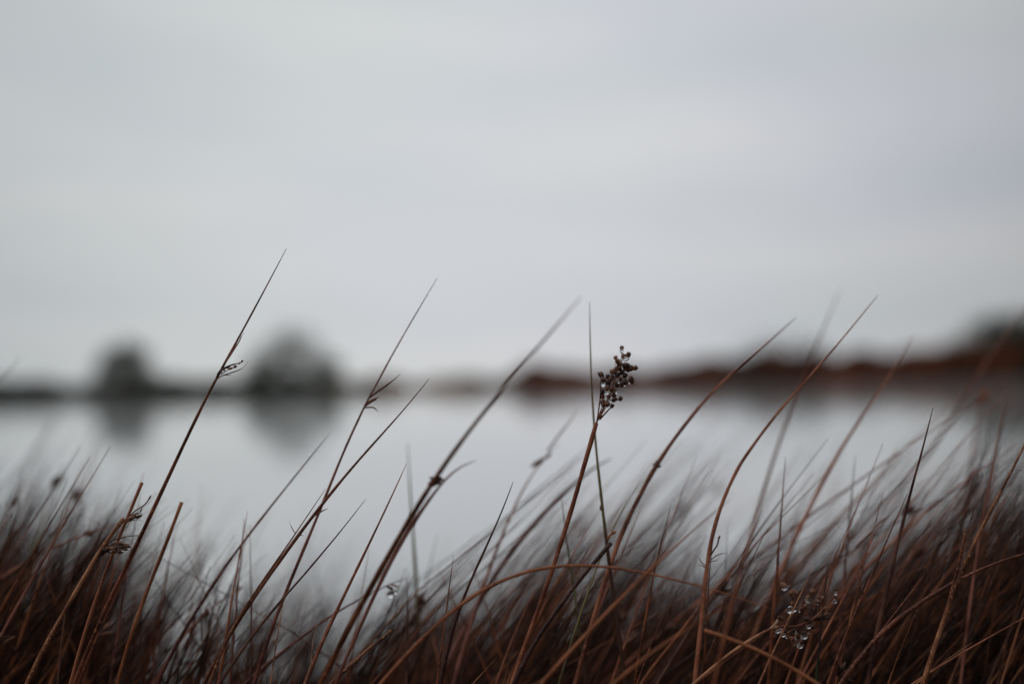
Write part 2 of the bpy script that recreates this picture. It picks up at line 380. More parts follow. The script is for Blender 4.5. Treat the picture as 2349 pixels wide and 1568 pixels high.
def bush(name, label, px, Y, half, top, n, mat, dens_top=1.0, lobes=7, seed=0, low=.0):
    r_ = np.random.default_rng(seed); x = xat(px, Y); y = far_edge(x)+1.5+max(0, Y-150); x = xat(px, y); y = far_edge(x)+1.5+max(0, Y-150)
    root = thing(name, (x, y, .1), label, 'bush', 'bushes on the far shore')
    mb = MB()
    cen = []
    for k in range(lobes):
        a = -1+2*(k+.5)/lobes+r_.uniform(-.12, .12); zt = (.26+.50*max(0, 1-a**4)*(1 if k % 2 else r_.uniform(.35, .8)))
        cen.append((a*half*.70, r_.uniform(-.5, .5)*half, zt*top, half*r_.uniform(.30, .42), top*r_.uniform(.20, .27)))
    for k in range(lobes):
        cx, cy, cz, _, _ = cen[k]; st = np.array((cx*.12, cy*.12, -.2))
        P = smooth_line([st, st*.5+np.array((cx*.3, cy*.3, cz*.35)), np.array((cx*.75, cy*.75, cz*.7)), np.array((cx, cy, cz))], top*.08)
        mb.tube(P, np.linspace(.14, .03, len(P))*top/6, 6)
    mb.build('trunk', 'bark', root)
    v = []; f = []
    for k in range(n):
        cx, cy, cz, rx, rz = cen[r_.integers(lobes)]
        d = r_.normal(size=3); d /= np.linalg.norm(d); q = r_.random()**.45
        if r_.random() < .06: q *= 1.35
        p = np.array((cx+d[0]*rx*q, cy+d[1]*rx*q, cz+d[2]*rz*q))
        if p[2] < low: p[2] = low+r_.random()*.3
        if p[2] > top*.5 and r_.random() > dens_top: continue
        sz = r_.uniform(.10, .22)*top/5.5; u = r_.normal(size=3); u /= np.linalg.norm(u); w = np.cross(u, r_.normal(size=3)); w /= np.linalg.norm(w)
        b0 = len(v); v += [tuple(p-u*sz), tuple(p+w*sz*.55), tuple(p+u*sz), tuple(p-w*sz*.55)]; f.append((b0, b0+1, b0+2, b0+3))
    for k in range(int(n*.35)):          # skirt of low growth
        a = r_.uniform(-1, 1); p = np.array((a*half*.95, r_.uniform(-.5, .5)*half, r_.random()**1.6*top*.34)); sz = r_.uniform(.12, .25)*top/5.5
        u = r_.normal(size=3); u /= np.linalg.norm(u); w = np.cross(u, r_.normal(size=3)); w /= np.linalg.norm(w)
        b0 = len(v); v += [tuple(p-u*sz), tuple(p+w*sz*.6), tuple(p+u*sz), tuple(p-w*sz*.6)]; f.append((b0, b0+1, b0+2, b0+3))
    mc = MB(); mc.v, mc.f = v, f; mc.build('crown', mat, root, smooth=False)
    return root
bush('bush', 'rounded dark green bush with a narrow crown, alone on the thin scrub strip', 278, 154, 4.1, 6.5, 3300, 'bushleaf', .65, 9, 5)
bush('bush', 'wide loose bush with a thin see-through top, nearest the pale reeds', 672, 152, 5.3, 7.0, 3600, 'bushleaf', .30, 10, 8)
bush('bush', 'low brown bush rising from the middle of the russet bracken bank', 1790, 150, 6.0, 4.9, 2900, 'bushbrown', .45, 9, 12)
bush('bush', 'tall dark bush at the far end of the russet bracken bank', 2350, 150, 9.5, 6.6, 8000, 'bushleaf', .85, 11, 21)
bush('bush', 'small brown bush where the bracken bank starts beside the pale reeds', 1225, 146, 1.8, 2.6, 2400, 'bushbrown', .8, 5, 31)

# ------------------------------------------------------------------ the sharp and half-sharp rushes, one by one
# 1 tall main stem on the left
rush('a', 'tallest russet stem, needle tip high against the sky, small brown tuft halfway',
     'F 657,570 600,680 553,766 520,830 490,868 455,940 420,1020 385,1095 345,1180 310,1260 270,1330 230,1410 190,1510 165,1568', .752, .765, 8.2, 'brown', parts=True, taper=.16)
twig('a', 'bract', 'E 440,905 600,670 740,450 830,310 880,190', .752, 3.6, 'plum', tipw=.6)
twig('a', 'bract', 'E 870,205 915,145 950,100', .752, .9, 'plum')
twig('a', 'bract', 'E 240,1270 380,1160 520,1110 700,1050 860,990 930,940 1055,780', .751, 2.6, 'plum')
twig('a', 'bract', 'E 480,1125 560,1130 660,1140', .753, 1.8, 'plum')
twig('a', 'bract', 'E 380,1115 470,1055 560,1010', .7525, 2.4, 'plum', tipw=.5)
t = twig('a', 'flower_tuft', 'E 290,1190 350,1060 430,980 560,920 700,865 820,850 890,800', .751, 4.2, 'dark')
spikelets('a', 'spikelet', [('E 330,1090 420,960', 12, 7), ('E 380,1040 480,960', 13, 8), ('E 410,1000 500,900', 11, 6), ('E 560,935 660,885', 16, 5), ('E 620,970 720,940', 15, 6),
   ('E 730,925 800,890', 10, 7), ('E 700,870 740,850', 9, 4), ('E 830,845 870,830', 7, 5), ('E 895,795 930,770', 7, 6), ('E 460,1000 520,1030', 9, 6)], .751, 'seed', .0015, t)
# 2
rush('b', 'slender purple-brown stem with a leafy node below its long soft tip, second tallest',
     '2 740,352 650,500 500,740 400,930 330,1060 280,1160 235,1245 180,1350 110,1500 80,1560; F 745,1145 700,1250 650,1360 600,1480 575,1568', .79, .765, 7, 'plum', parts=True, taper=.2)
twig('b', 'bract', '2 270,1170 370,1095 455,1030 492,997', .785, 5, 'plum')
twig('b', 'bract', '2 250,1215 300,1180 350,1155', .782, 7, 'brown', sq=.6)
twig('b', 'bract', '2 240,1230 300,1225 325,1240 338,1258', .782, 3, 'plum')
spikelets('b', 'spikelet', [('2 265,1200 310,1150', 11, 6), ('2 280,1190 330,1165', 12, 6), ('2 320,1175 350,1155', 8, 5)], .783)
# 3
rush('c', 'sharp stem crossing the slender purple-brown one, pale flecks on its lower half',
     '2 685,1030 640,1090 560,1200 450,1320 330,1450 200,1562; F 785,1098 742,1150 714,1186; 4 2020,540 1930,660 1840,800 1720,960 1600,1130 1480,1300 1400,1470 1350,1568', .765, .748, 7, 'brown', parts=True)
twig('c', 'side_shoot', '4 2110,440 2165,405 2210,385', .75, 3.2, 'tan')
twig('c', 'side_shoot', '4 1985,552 1965,520 1945,475', .75, 2.0, 'tan')
twig('c', 'side_shoot', '4 2005,562 2025,565 2042,572', .75, 2.2, 'tan')
rush('c2', 'thin flecked stem pressed against the lower half of the crossing stem',
     '4 2190,255 2120,350 2050,470 1930,640 1860,750 1750,890 1620,1080 1500,1250 1420,1400 1385,1568', .752, .745, 6, 'tan')
# 4 blurred thick near stem
rush('d', 'thick blurred orange-brown stem with a pale fading tip and dark bristly tuft',
     '2 1705,485 1600,610 1450,780 1320,930 1180,1090 1090,1200 970,1350 800,1560; 5 740,140 680,230 600,350 540,460 450,600 380,740 290,880 230,1000 150,1160 80,1280 0,1420', .615, .70, 12, 'rust', parts=True, taper=.16)
tf = twig('d', 'flower_tuft', '5 680,235 730,210 780,190', .675, 14, 'dark')
spikelets('d', 'spikelet', [(f'5 {735+random.uniform(-28,28):.0f},{205+random.uniform(-24,24):.0f} {800+random.uniform(-20,20):.0f},{190+random.uniform(-50,60):.0f}', 22, 7) for _ in range(9)], .675, 'dark', .004, tf)
rush('d2', 'blurred brown stem beside the thick orange one, its tip bent flat to the side',
     '5 1000,65 930,72 860,95 800,150 740,240 640,390 570,480 480,620 420,740 330,900', .665, .70, 8, 'plum', taper=.05)
# 5 upright green
rush('e', 'upright olive-green stem close beside the seed head, brown below a little node',
     '2 1765,518 1762,700 1770,900 1775,1100 1785,1250 1800,1420 1812,1560; 5 1820,140 1838,280 1848,380 1860,500 1875,620 1895,760 1910,900 1935,1080 1960,1260 1990,1440 2000,1540', .80, .775, 8.5, 'green', parts=True, taper=.2)
twig('e', 'leaf', '5 1880,600 1905,560 1940,540 1915,575', .776, 6, 'rust', sq=.5)
twig('e', 'leaf', '5 1845,400 1835,380 1840,360', .778, 5, 'dark')
# 6 seed head
rush('f', 'sharp brown stem carrying the dense panicle of round seed capsules with water drops',
     'A 235,1385 185,1568; 2 1745,1560; 5 1715,150 1660,310 1600,520 1540,700 1490,840 1440,980 1390,1120 1330,1280 1270,1420', .75, .765, 9, 'brown', blunt=True, parts=True)
o, base = plants['f']; DF = .75
rach = smooth_line([at(*trace(f'A {x},{y}')[0], DF+q) for x, y, q in ((215,1430,0),(260,1330,0),(310,1230,0),(420,1000,.001),(490,820,.002),(540,650,.002),(590,470,.001),(632,360,.002),(640,215,.003))], .0015)
head = MB().tube(rach, np.linspace(4.2, 1.3, len(rach))*.5*KPX*DF, 6).build('panicle_branch', 'brown', o, base)
side = [('245,1350 280,1120 298,950 303,780 306,650', 3.2), ('250,1340 300,1200 345,1100', 2.6), ('270,1320 330,1230 380,1140 415,1095', 2.6), ('290,1330 370,1240 480,1125', 3.4), ('285,1335 390,1210 470,1130', 2.4),
        ('430,1010 520,1030 575,1015 620,1000', 2.6), ('480,850 560,790 640,785 690,745 785,690', 2.4), ('560,640 650,600 690,630', 2.2), ('585,560 680,540 745,535 855,510', 2.4), ('600,460 690,480 740,460', 2.0),
        ('625,430 675,330 745,300', 2.2), ('605,490 560,400 540,345', 2.2), ('430,830 470,720 520,690 600,650', 2.2), ('305,800 345,700 420,660', 2.0), ('540,650 530,565 480,570', 2.0), ('350,1090 330,960 330,890 400,845', 2.4)]
for txt, w in side: twig('f', 'panicle_branch', 'A '+txt, DF, w, 'brown', random.uniform(-.004, .004), tipw=.6)
caps = [(640,190),(745,300),(675,325),(540,345),(568,400),(600,455),(725,470),(680,475),(560,515),(605,520),(690,525),(745,535),(795,515),(855,510),(480,570),(530,565),(640,585),(575,625),(690,630),(310,620),(420,650),
        (490,650),(460,690),(345,700),(625,685),(785,680),(800,725),(420,740),(690,740),(560,785),(640,785),(400,845),(525,880),(470,845),(330,890),(510,935),(430,970),(330,965),(620,1000),(520,1010),(335,1060),(410,1085),(485,1115),(350,1100),(290,1275)]
RA = np.array(rach)
def hang_caps(caps, crop, d, key, parent, spine, size, zj):
    o, base = plants[key]
    for x, y in caps:
        (px, py), = trace(f'{crop} {x},{y}'); c = at(px, py, d+random.uniform(-zj, zj))
        i = int(np.argmin(np.linalg.norm(spine-(np.array(c)-np.array((0, 0, .004))), axis=1))); q = Vector(spine[i])
        ax = (c-q).normalized()*.55+Vector((random.uniform(-.35, .45), random.uniform(-.6, .2), .65)); r = size*random.uniform(.82, 1.15)
        MB().capsule(c, ax, r, 6, random.uniform(1.0, 1.25)).build('seed_capsule', 'seed', parent, base)
hang_caps(caps, 'A', DF, 'f', head, RA, .00128, .005)
drops([(640,237,34,1.0),(712,362,34,1.5),(345,775,38,1.0),(565,900,30,1.0),(400,912,26,1.3),(765,745,20,.9),(680,780,24,.9),(325,660,16,1),(545,455,16,1),(590,740,15,1),(420,1050,16,1),(510,985,13,1)], 'A', DF-.003,
      'clear water drop hanging among the round capsules of the tall dense panicle', 'drops on the dense panicle')
# 7-9 plain sharp stems
rush('g', 'sharp dark stem with a straight needle tip, mid-height, left of the blurred plume', '5 1248,208 1215,310 1170,430 1110,560 1050,670 1000,780 940,910 895,1010 850,1130 810,1260 780,1400', .752, .77, 8, 'dark')
rush('h', 'sharp reddish needle stem standing just left of the thick blurred orange stem', '5 530,88 490,180 420,330 350,480 270,640 200,790 130,940 60,1080; 4 2210,1180 2160,1300 2110,1420 2060,1530', .762, .75, 8, 'brown')
rush('i', 'thin dark needle stem rising at a low slant, tip between two taller sharp stems', '5 255,325 190,420; 4 2342,480 2220,630 2100,770 1980,910 1880,1020 1800,1120 1680,1270 1600,1380 1500,1520', .758, .75, 6.5, 'dark')
# 10 arching stem
rush('j', 'long rust stem arching over in a bow and drooping to the side', '6 640,1060 540,1020 420,985 300,945 150,905 0,860; 5 2100,800 1950,775 1800,760 1650,755 1500,762 1350,785 1200,840 1080,890 980,960 850,1060 700,1200 560,1350 440,1480 350,1568', .70, .70, 8, 'rust', taper=.15)
rush('k', 'thick dark stem with a snapped blunt end, slanting under the arching one', '5 1908,618 1850,690 1790,750 1700,850 1640,930 1560,1040 1490,1130 1410,1250 1340,1370 1290,1460 1235,1565', .745, .74, 8.5, 'dark', blunt=True)
rush('l', 'short straight needle stem with a dark tip, standing near upright below the arch', '5 846,705 830,820 810,960 800,1050 785,1200 770,1350 735,1568', .757, .752, 6.5, 'brown')
rush('m', 'blurred purplish stem running up at a low slant behind the seed head, curled end', '5 1915,50 1880,42 1800,80 1700,170 1570,290 1450,410 1340,530 1250,630 1160,750 1080,860 1000,1000', .92, .86, 9, 'plum', taper=.05)
rush('n', 'blurred rust stem slanting low across the base of the seed head stem', '5 2700,330 2342,620 2200,760 2000,960 1800,1150 1650,1330 1520,1470 1420,1568', .67, .68, 8.5, 'rust')
rush('o', 'thick blurred rust stem lowest of the slanting pair under the arch', '5 2800,980 2342,1220 2150,1360 1990,1480 1880,1560', .64, .66, 10, 'rust')
rush('p', 'blurred plumed stem, second of two close together below the far bracken start', '5 1560,-60 1470,30 1390,85 1340,190 1270,330 1190,500 1140,640 1080,800 1040,900 990,1050', .92, .85, 6.5, 'plum', parts=True)
twig('p', 'bract', '2 1480,1520 1560,1410 1640,1310 1690,1230', .92, 4, 'brown')
spikelets('p', 'spikelet', [('5 1400,90 1460,60', 26, 9), ('5 1440,60 1500,30', 26, 9), ('5 1420,80 1480,85', 22, 8), ('5 1480,35 1540,-10', 24, 8)], .92, 'rust', .004)
rush('q', 'tall half-sharp stem with a small dark bud node, sloping up to the russet bank', '3 812,343 700,440 590,540 480,630 380,710 300,780 200,880 100,1010; 5 2260,0 2200,90 2130,220 2080,340 2010,480 1960,600 1920,720 1860,900', .835, .79, 9, 'brown', parts=True, taper=.14)
spikelets('q', 'spikelet', [('5 2205,90 2260,85', 14, 7), ('5 2220,80 2260,110', 13, 7), ('5 2230,105 2250,95', 12, 6), ('5 2215,70 2245,40', 12, 5)], .81, 'dark')
rush('q2', 'thin olive stem branching low beside the half-sharp bud stem', '5 2095,215 2010,340 1940,450 1890,530 1840,680', .80, .78, 5.5, 'green')
rush('r', 'strong curved stem bending to a long slant over the russet bank, wispy node below',
     '3 1362,193 1250,330 1120,500 1000,640 900,740 800,850 700,960 600,1080 520,1200 440,1320 370,1430; 6 490,0 420,110 350,230 300,350 260,460 235,570 212,680 200,780 190,900 178,1050 160,1250 140,1400 120,1568', .80, .765, 8.8, 'brown', parts=True, taper=.2)
twig('r', 'side_shoot', '6 235,700 260,660 280,630 290,580', .767, 3.5, 'dark', tipw=1)
spikelets('r', 'bud', [('6 293,580 300,560', 9, 5)], .767, 'dark', 0)
twig('r', 'bract', '6 230,735 270,705 310,690 350,690', .767, 2.4, 'rust')
twig('r', 'bract', '6 205,775 170,745 152,705', .767, 2.0, 'rust')
twig('r', 'bract', '6 215,750 250,740 290,735', .766, 2.0, 'rust')
twig('r', 'bract', '6 205,790 170,765 150,775', .766, 2.4, 'rust')
rush('r2', 'slim stem running alongside the foot of the strong curved stem', '6 262,520 240,600 232,700 222,850 214,1000 205,1150 190,1400', .775, .77, 5.5, 'rust')
rush('s', 'nearly black stem with a sharp upright needle tip against the bright water', '3 1733,952 1710,1050 1680,1160 1650,1280 1610,1430; 6 1655,0 1620,120 1580,270 1550,390 1510,540 1470,700 1440,850 1410,990 1380,1110 1350,1200 1310,1400 1280,1568', .752, .765, 10, 'dark', taper=.12)
rush('t', 'reddish stem splitting away from the black needle stem, small dry wisps at a joint', '6 1570,258 1520,380 1460,510 1400,640 1340,780 1290,900 1250,990 1200,1100 1150,1210 1090,1340 1050,1440 1010,1550', .76, .755, 6.5, 'brown', parts=True)
twig('t', 'bract', '6 1258,970 1245,900 1232,850 1230,808', .757, 2.4, 'dark')
twig('t', 'bract', '6 1245,990 1222,940 1212,888', .757, 2.2, 'tan')
twig('t', 'bract', '6 1262,960 1255,920 1268,900', .757, 2.2, 'tan')
rush('u', 'long mottled rust-brown stem leaving the frame high at the side, dark along its foot', '6 2520,-420 2342,-25 2270,140 2190,280 2110,400 2060,490 2010,600 1960,700 1920,790 1890,870 1860,950 1820,1070 1780,1180 1730,1310 1690,1430 1640,1560', .735, .745, 9, 'tan')
rush('v', 'short dry twig with a pale bud at its top, crossing the long mottled stem', '6 1948,550 1930,600 1915,700 1905,780 1890,850 1850,960 1810,1090 1760,1230 1700,1400 1660,1560', .742, .746, 5.5, 'brown', blunt=True, parts=True)
spikelets('v', 'bud', [('6 1946,538 1940,500', 17, 8)], .742, 'paper', 0)
twig('v', 'bract', '6 1895,860 1930,868 1950,880', .743, 2.2, 'rust')
twig('v', 'bract', '6 1890,840 1870,815 1860,790', .743, 2.0, 'rust')
rush('w', 'thick brown stem lying far over, rising slowly right across the lower corner', '6 2720,590 2342,680 2230,715 2100,770 1980,820 1880,870 1780,930 1650,1010 1560,1075 1480,1130 1400,1190 1310,1280 1220,1400 1150,1490 1090,1568', .755, .745, 9, 'brown')
rush('x', 'short pointed stem forking upward from the thick lying stem', '6 1680,820 1600,930 1520,1040 1450,1120 1390,1195 1300,1300', .755, .75, 6, 'brown')
rush('y', 'pointed tan stem below the fork of the lying stem, standing alone', '6 1665,970 1640,1040 1590,1150 1530,1280 1470,1420 1420,1560', .76, .755, 6.5, 'rust')
rush('z', 'sharp tan stem passing in front of the small open panicle with bright drops', '6 926,773 880,880 830,990 770,1110 720,1210 660,1340 600,1470 550,1568', .742, .735, 7, 'tan')
rush('aa', 'green stem with a blackened upper end, just behind the small open panicle', '6 1025,735 1010,850 1000,980 990,1080 975,1200 955,1350 940,1560', .765, .76, 7.5, 'leaf')
# 28 second panicle
rush('bb', 'low slanting stem carrying the small open panicle of capsules with bright drops', 'B 205,1008 0,1103; 6 560,1232 450,1290 340,1370 220,1460 90,1565', .75, .745, 6.5, 'tan', blunt=True, parts=True)
rush('bb2', 'thin stem running parallel just under the open panicle stem', '6 640,1198 520,1272 400,1362 250,1470 110,1560', .752, .748, 4.5, 'brown')
DB = .75
twig('bb', 'sheath', 'B 190,1015 250,970 300,900 340,830', DB, 7, 'paper', tipw=.8, sq=.5)
twig('bb', 'sheath', 'B 200,1012 280,975 330,985 345,1000', DB, 6, 'paper', tipw=.5, sq=.5)
br = ['330,840 370,800 480,680 560,600 570,500 580,420 500,340 400,310', '250,990 400,965 600,965 760,910 860,870 1040,700 1200,570 1230,400', '775,895 768,780 760,650 800,520 870,420', '1042,690 1040,600 1030,530', '1045,640 1000,590 960,570',
      '260,995 380,1025 450,1060 520,1170 590,1300 700,1230', '790,905 850,980 795,1030 720,1100', '530,1180 600,1130 620,1110', '470,1075 530,1040 580,1030', '765,680 720,670 680,690']
spine = []
hd = None
for txt in br:
    q = twig('bb', 'panicle_branch', 'B '+txt, DB, 3.4, 'brown', random.uniform(-.003, .003), tipw=.6)
    hd = hd or q
    spine += [np.array(at(x, y, DB)) for x, y in trace('B '+txt)]
capsB = [(400,300),(425,320),(500,340),(570,420),(610,440),(560,490),(530,430),(550,600),(340,830),(375,840),(680,690),(760,650),(870,410),(800,510),(1030,520),(960,575),(1010,585),(1045,690),(1075,680),(1230,390),(1230,520),(790,880),(770,850),(820,885),(870,980),(800,1020),(730,1080),(580,1030),(440,1040),(490,1090),(540,1150),(620,1110),(590,1280),(610,1250),(690,1210),(720,1200)]
hang_caps(capsB, 'B', DB, 'bb', hd, np.array(spine), .00112, .003)
drops([(440,362,26,1.5),(520,705,44,1.0),(587,700,24,.8),(800,572,20,1),(768,555,15,1),(845,437,16,1),(1240,442,22,1),(1225,570,24,1.1),(810,970,28,1),(740,1125,36,1.15),(680,1270,34,1.2),(320,1047,22,1.3),(370,1030,20,1),(410,1105,22,1.3),
       (600,1160,18,1),(455,1142,13,1),(810,1072,12,1),(660,728,13,1),(607,1058,12,1),(955,608,12,1)], 'B', DB-.0025, 'clear water drop hanging on the small open panicle low among the stems', 'drops on the open panicle')
rush('cc', 'blurred pale rust stem leaning backwards, against the slant of all its neighbours', '6 190,1205 300,1238 400,1270 520,1320 650,1380 770,1435 890,1500', .69, .69, 7.5, 'rust', blunt=True)
rush('dd', 'long thin brown stem lying at a low slant near the dark corner', '6 2450,1060 2300,1150 2150,1230 1990,1310 1850,1400 1730,1470 1560,1565', .765, .76, 6, 'brown')
rush('dd2', 'short tan-tipped stem just above the long thin stem of the dark corner', '6 1992,1288 1920,1340 1850,1385 1760,1440 1690,1490 1600,1560', .75, .748, 5.5, 'tan')
rush('ee', 'half-sharp reddish stem standing between the green stem and the black needle', '6 1382,463 1330,590 1270,720 1200,860 1120,1010 1040,1160 970,1280 900,1400', .79, .78, 6.5, 'brown')
rush('ff', 'half-sharp upright reed-thin stem, hair tip, left of the open panicle', '6 738,40 728,170 718,300 705,500 690,700 675,880 655,1080 640,1300', .81, .80, 7, 'rust')
rush('gg', 'soft upright stem blurred behind the reddish stems over the open panicle', '6 1207,30 1190,250 1175,420 1150,600 1130,900 1110,1150', .87, .84, 7, 'plum')
rush('hh', 'soft thin upright stem behind the long mottled stem', '3 2207,955 2180,1180 2140,1340; 6 2110,200 2090,280 2060,420 2030,650', .83, .82, 7, 'plum')
rush('ii', 'soft stem slanting beside the strong curved stem, short sharp-ended', '6 616,518 560,640 490,770 420,920 350,1060 280,1210 220,1330 150,1500', .785, .775, 6.5, 'brown')
# 36 / 37 left pair with tufts
rush('jj', 'snapped blunt stem with a beaded tuft and hooked bract, upper of the tangled pair', 'C 1150,-20 1010,330 890,600 780,850 690,1080 600,1290; 4 730,780 690,870 640,1000 600,1130 540,1300 490,1480 470,1560', .748, .757, 6.5, 'brown', blunt=True, parts=True)
twig('jj', 'bract', 'C 930,610 1030,510 1150,440 1240,360 1290,280', .748, 3, 'dark', tipw=.8)
spikelets('jj', 'bud', [('C 1300,265 1335,215', 14, 4.5), ('C 1130,510 1105,575', 12, 3.6)], .748, 'dark', 0)
tf = twig('jj', 'flower_tuft', 'C 870,690 960,640 1060,620 1140,605', .748, 9, 'seed', tipw=.5)
spikelets('jj', 'spikelet', [('C 960,650 1050,620', 18, 8), ('C 1030,620 1130,600', 15, 7), ('C 1080,640 1150,620', 13, 7), ('C 1130,610 1160,595', 7, 6), ('C 1000,600 1080,570', 16, 5), ('C 930,690 1000,670', 15, 6)], .747, 'seed', .0015, tf)
twig('jj', 'bract', 'C 970,600 1040,565 1110,560 1190,592', .747, 2.4, 'dark')
twig('jj', 'bract', 'C 860,745 920,710 1000,690 1090,690 1150,715', .748, 2.2, 'rust')
rush('kk', 'flecked stem with broken tip and large beaded tuft, lower of the tangled pair', 'C 800,670 700,780 600,930 500,1060 420,1180 330,1310 240,1420; 4 600,790 540,890 490,970 440,1060 380,1160 300,1290 230,1410 160,1560', .745, .74, 8.2, 'tan', blunt=True, parts=True)
twig('kk', 'bract', 'C 470,1170 600,1080 680,1050 760,1040 900,1000 1090,995', .744, 3.2, 'dark', tipw=.5)
twig('kk', 'bract', 'C 500,1315 600,1325 700,1345 850,1385', .745, 2.0, 'rust')
tf = twig('kk', 'flower_tuft', 'C 320,1370 430,1280 560,1220 700,1190 850,1200', .745, 13, 'seed', tipw=.5)
spikelets('kk', 'spikelet', [(f'C {x},{y} {x+90+random.randint(-20,20)},{y+random.randint(-40,30)}', 13+random.randint(0, 5), 8) for x, y in ((460,1270),(520,1200),(580,1240),(620,1150),(660,1220),(700,1270),(730,1140),(760,1210),(800,1180),(830,1250),(880,1200),(740,1310),(560,1290),(640,1290),(840,1170),(500,1240))], .744, 'seed', .003, tf)
drops([(560,1312,20,1.1),(778,1276,20,1.1),(700,1272,14,1),(1060,590,15,1.2)], 'C', .741, 'tiny clear drop caught in the beaded tufts of the tangled pair', 'drops on the beaded tufts')
rush('ll', 'half-sharp rust stem with a squared-off end, right beside the tallest stem', '4 1222,345 1180,480 1120,630 1060,750 1010,880 950,1040 890,1200 840,1340 800,1480 780,1560', .725, .72, 7.5, 'rust', blunt=True)
rush('mm', 'soft purple-brown stem leaning far over behind the crossing stems at the left', 'F 755,996; 4 2130,-15 1980,180 1850,330 1720,500 1640,610 1540,720 1470,850 1400,970 1320,1090 1240,1210 1180,1330 1100,1480 1060,1568', .81, .79, 9, 'plum', taper=.2)
rush('nn', 'soft upright stem where the far-leaning purple stem is crossed', '4 1667,405 1640,550 1610,680 1590,830 1560,980 1540,1120 1520,1240 1490,1400', .80, .79, 6.5, 'brown')
rush('oo', 'thin pale stem standing upright under the purple-brown crossing', '4 1930,895 1910,1000 1890,1110 1860,1240 1840,1370 1815,1560', .752, .75, 5, 'tan')
rush('pp', 'short dark upright stem behind the flecked double stem', '4 1697,852 1700,960 1695,1100 1690,1250 1685,1400', .775, .77, 5, 'dark')
rush('qq', 'small dark pointed stem at the edge of the black thicket, left of the tangled pair', '4 510,725 480,850 450,950 420,1100 400,1300', .80, .79, 5.5, 'dark')
rush('rr', 'blurred stem ending in a curled dry tuft, low behind the flecked double stem', '4 1635,905 1590,950 1500,990 1420,1050 1380,1090 1290,1150 1240,1200 1150,1330', .85, .83, 8, 'plum', parts=True)
spikelets('rr', 'spikelet', [('4 1600,940 1640,910', 14, 7), ('4 1620,920 1625,900', 10, 7), ('4 1400,1080 1420,1120', 16, 9), ('4 1390,1100 1430,1090', 14, 8)], .845, 'seed')
rush('ss', 'twisted papery dead leaf curling up beside the reddish needle stem foot', '4 2135,1168 2098,1210 2080,1280 2098,1340 2112,1400 2110,1450 2085,1520 2060,1568', .748, .745, 5.5, 'paper', taper=.05)
rush('tt', 'short snapped pale stem lying at a low slant in the very front', '5 432,1208 330,1290 220,1370 120,1450 30,1530', .735, .725, 7, 'tan', blunt=True)
rush('uu', 'short tan spike poking out at the bottom edge under the arch', '5 1140,1385 1070,1460 960,1565', .755, .75, 5.5, 'tan')
rush('vv', 'small dark spike left of the tan spike at the bottom edge', '5 972,1265 940,1370 880,1560', .757, .755, 5, 'dark')
rush('vv2', 'small dark spike right of the tan spike, under the snapped blunt stem', '5 1260,1268 1230,1380 1190,1520', .77, .765, 4.5, 'dark')
rush('ww', 'reddish needle stem standing right of the snapped blunt stem, fairly sharp', '5 2311,362 2270,500 2230,660 2200,790 2170,920 2150,1040 2120,1200', .78, .775, 6.5, 'rust')
rush('xx', 'short half-sharp spike low between the reddish needle and the curved stem foot', '5 2316,958 2260,1080 2200,1230 2150,1350', .775, .77, 6.5, 'brown')
rush('yy', 'soft olive stem bowing down behind the seed head stem', '5 1570,285 1590,480 1605,620 1625,760 1650,910 1690,1050 1700,1200', .82, .81, 7.5, 'green')
rush('zz', 'soft reddish stem crossing behind the foot of the seed head stem', '5 1835,385 1740,530 1650,690 1570,840 1490,970 1420,1070 1360,1200', .825, .81, 6.5, 'rust')
rush('ab', 'soft dark stem rising right of the upright olive-green one', '5 2125,355 2060,520 1990,640 1940,740 1880,900', .83, .82, 6.5, 'plum')
rush('ac', 'soft stem low left of the seed head stem foot', '5 1402,915 1330,1060 1260,1200 1190,1360 1150,1480', .81, .80, 7, 'brown')
rush('ad', 'blurred olive stem hanging faintly upright behind the bristly tuft', '5 538,-60 545,150 552,320 580,600 600,900 610,1100', .93, .91, 8, 'green')
rush('ae', 'dark blurred upright stem behind the hooked dead leaf in the middle', '5 535,865 540,1000 540,1150 535,1330 530,1450', .82, .81, 9, 'dark')
rush('af', 'hooked dead leaf drooping in the middle, one glinting drop on it', '5 545,850 520,838 400,890 290,960 150,1020 0,1100 -150,1200', .83, .80, 7, 'plum', parts=True)
spikelets('af', 'spikelet', [('5 420,920 470,940', 20, 7), ('5 450,905 520,930', 26, 5), ('5 430,940 450,970', 16, 6)], .825, 'rust')
drops([(422,965,20,1.0), (455,950, 12, 1)], '5', .82, 'round glinting drop, out of focus, on the hooked dead leaf', 'drops on the hooked dead leaf')
rush('ag', 'blurred bud-tipped stem, fuzzy dark head like a small ball', '5 650,990 665,1080 690,1170 720,1300', .88, .87, 6, 'brown', parts=True)
spikelets('ag', 'spikelet', [(f'5 {650+random.uniform(-25,25):.0f},{990+random.uniform(-22,22):.0f} {650+random.uniform(-60,60):.0f},{950+random.uniform(-20,20):.0f}', 20, 9) for _ in range(7)], .88, 'dark', .004)
rush('ah', 'faint blurred pale-tipped stem slanting in above the far scrub at the outer left', 'F 45,820 20,850 0,880 -40,930 -120,1040 -200,1180', .60, .63, 8, 'green')
rush('ai', 'faint wide-blurred stem behind the top of the strong curved one', '3 1110,150 1060,270 1000,420 930,570 850,740 760,930 680,1100', .575, .62, 8, 'brown', taper=.12)
rush('aj', 'faint blurred stem rising through the russet bank between curved stem and black needle', '3 1600,460 1530,620 1400,820 1280,960 1160,1140 1050,1300 930,1560; 6 860,430 760,650', .93, .88, 8, 'brown', taper=.12)
rush('ak', 'faint long blurred stem slanting beside the long mottled stem', '3 2550,60 2342,300 2100,620 1950,880 1850,1040 1700,1280 1560,1480; 6 1440,300 1330,500', 1.15, 1.05, 6, 'brown')
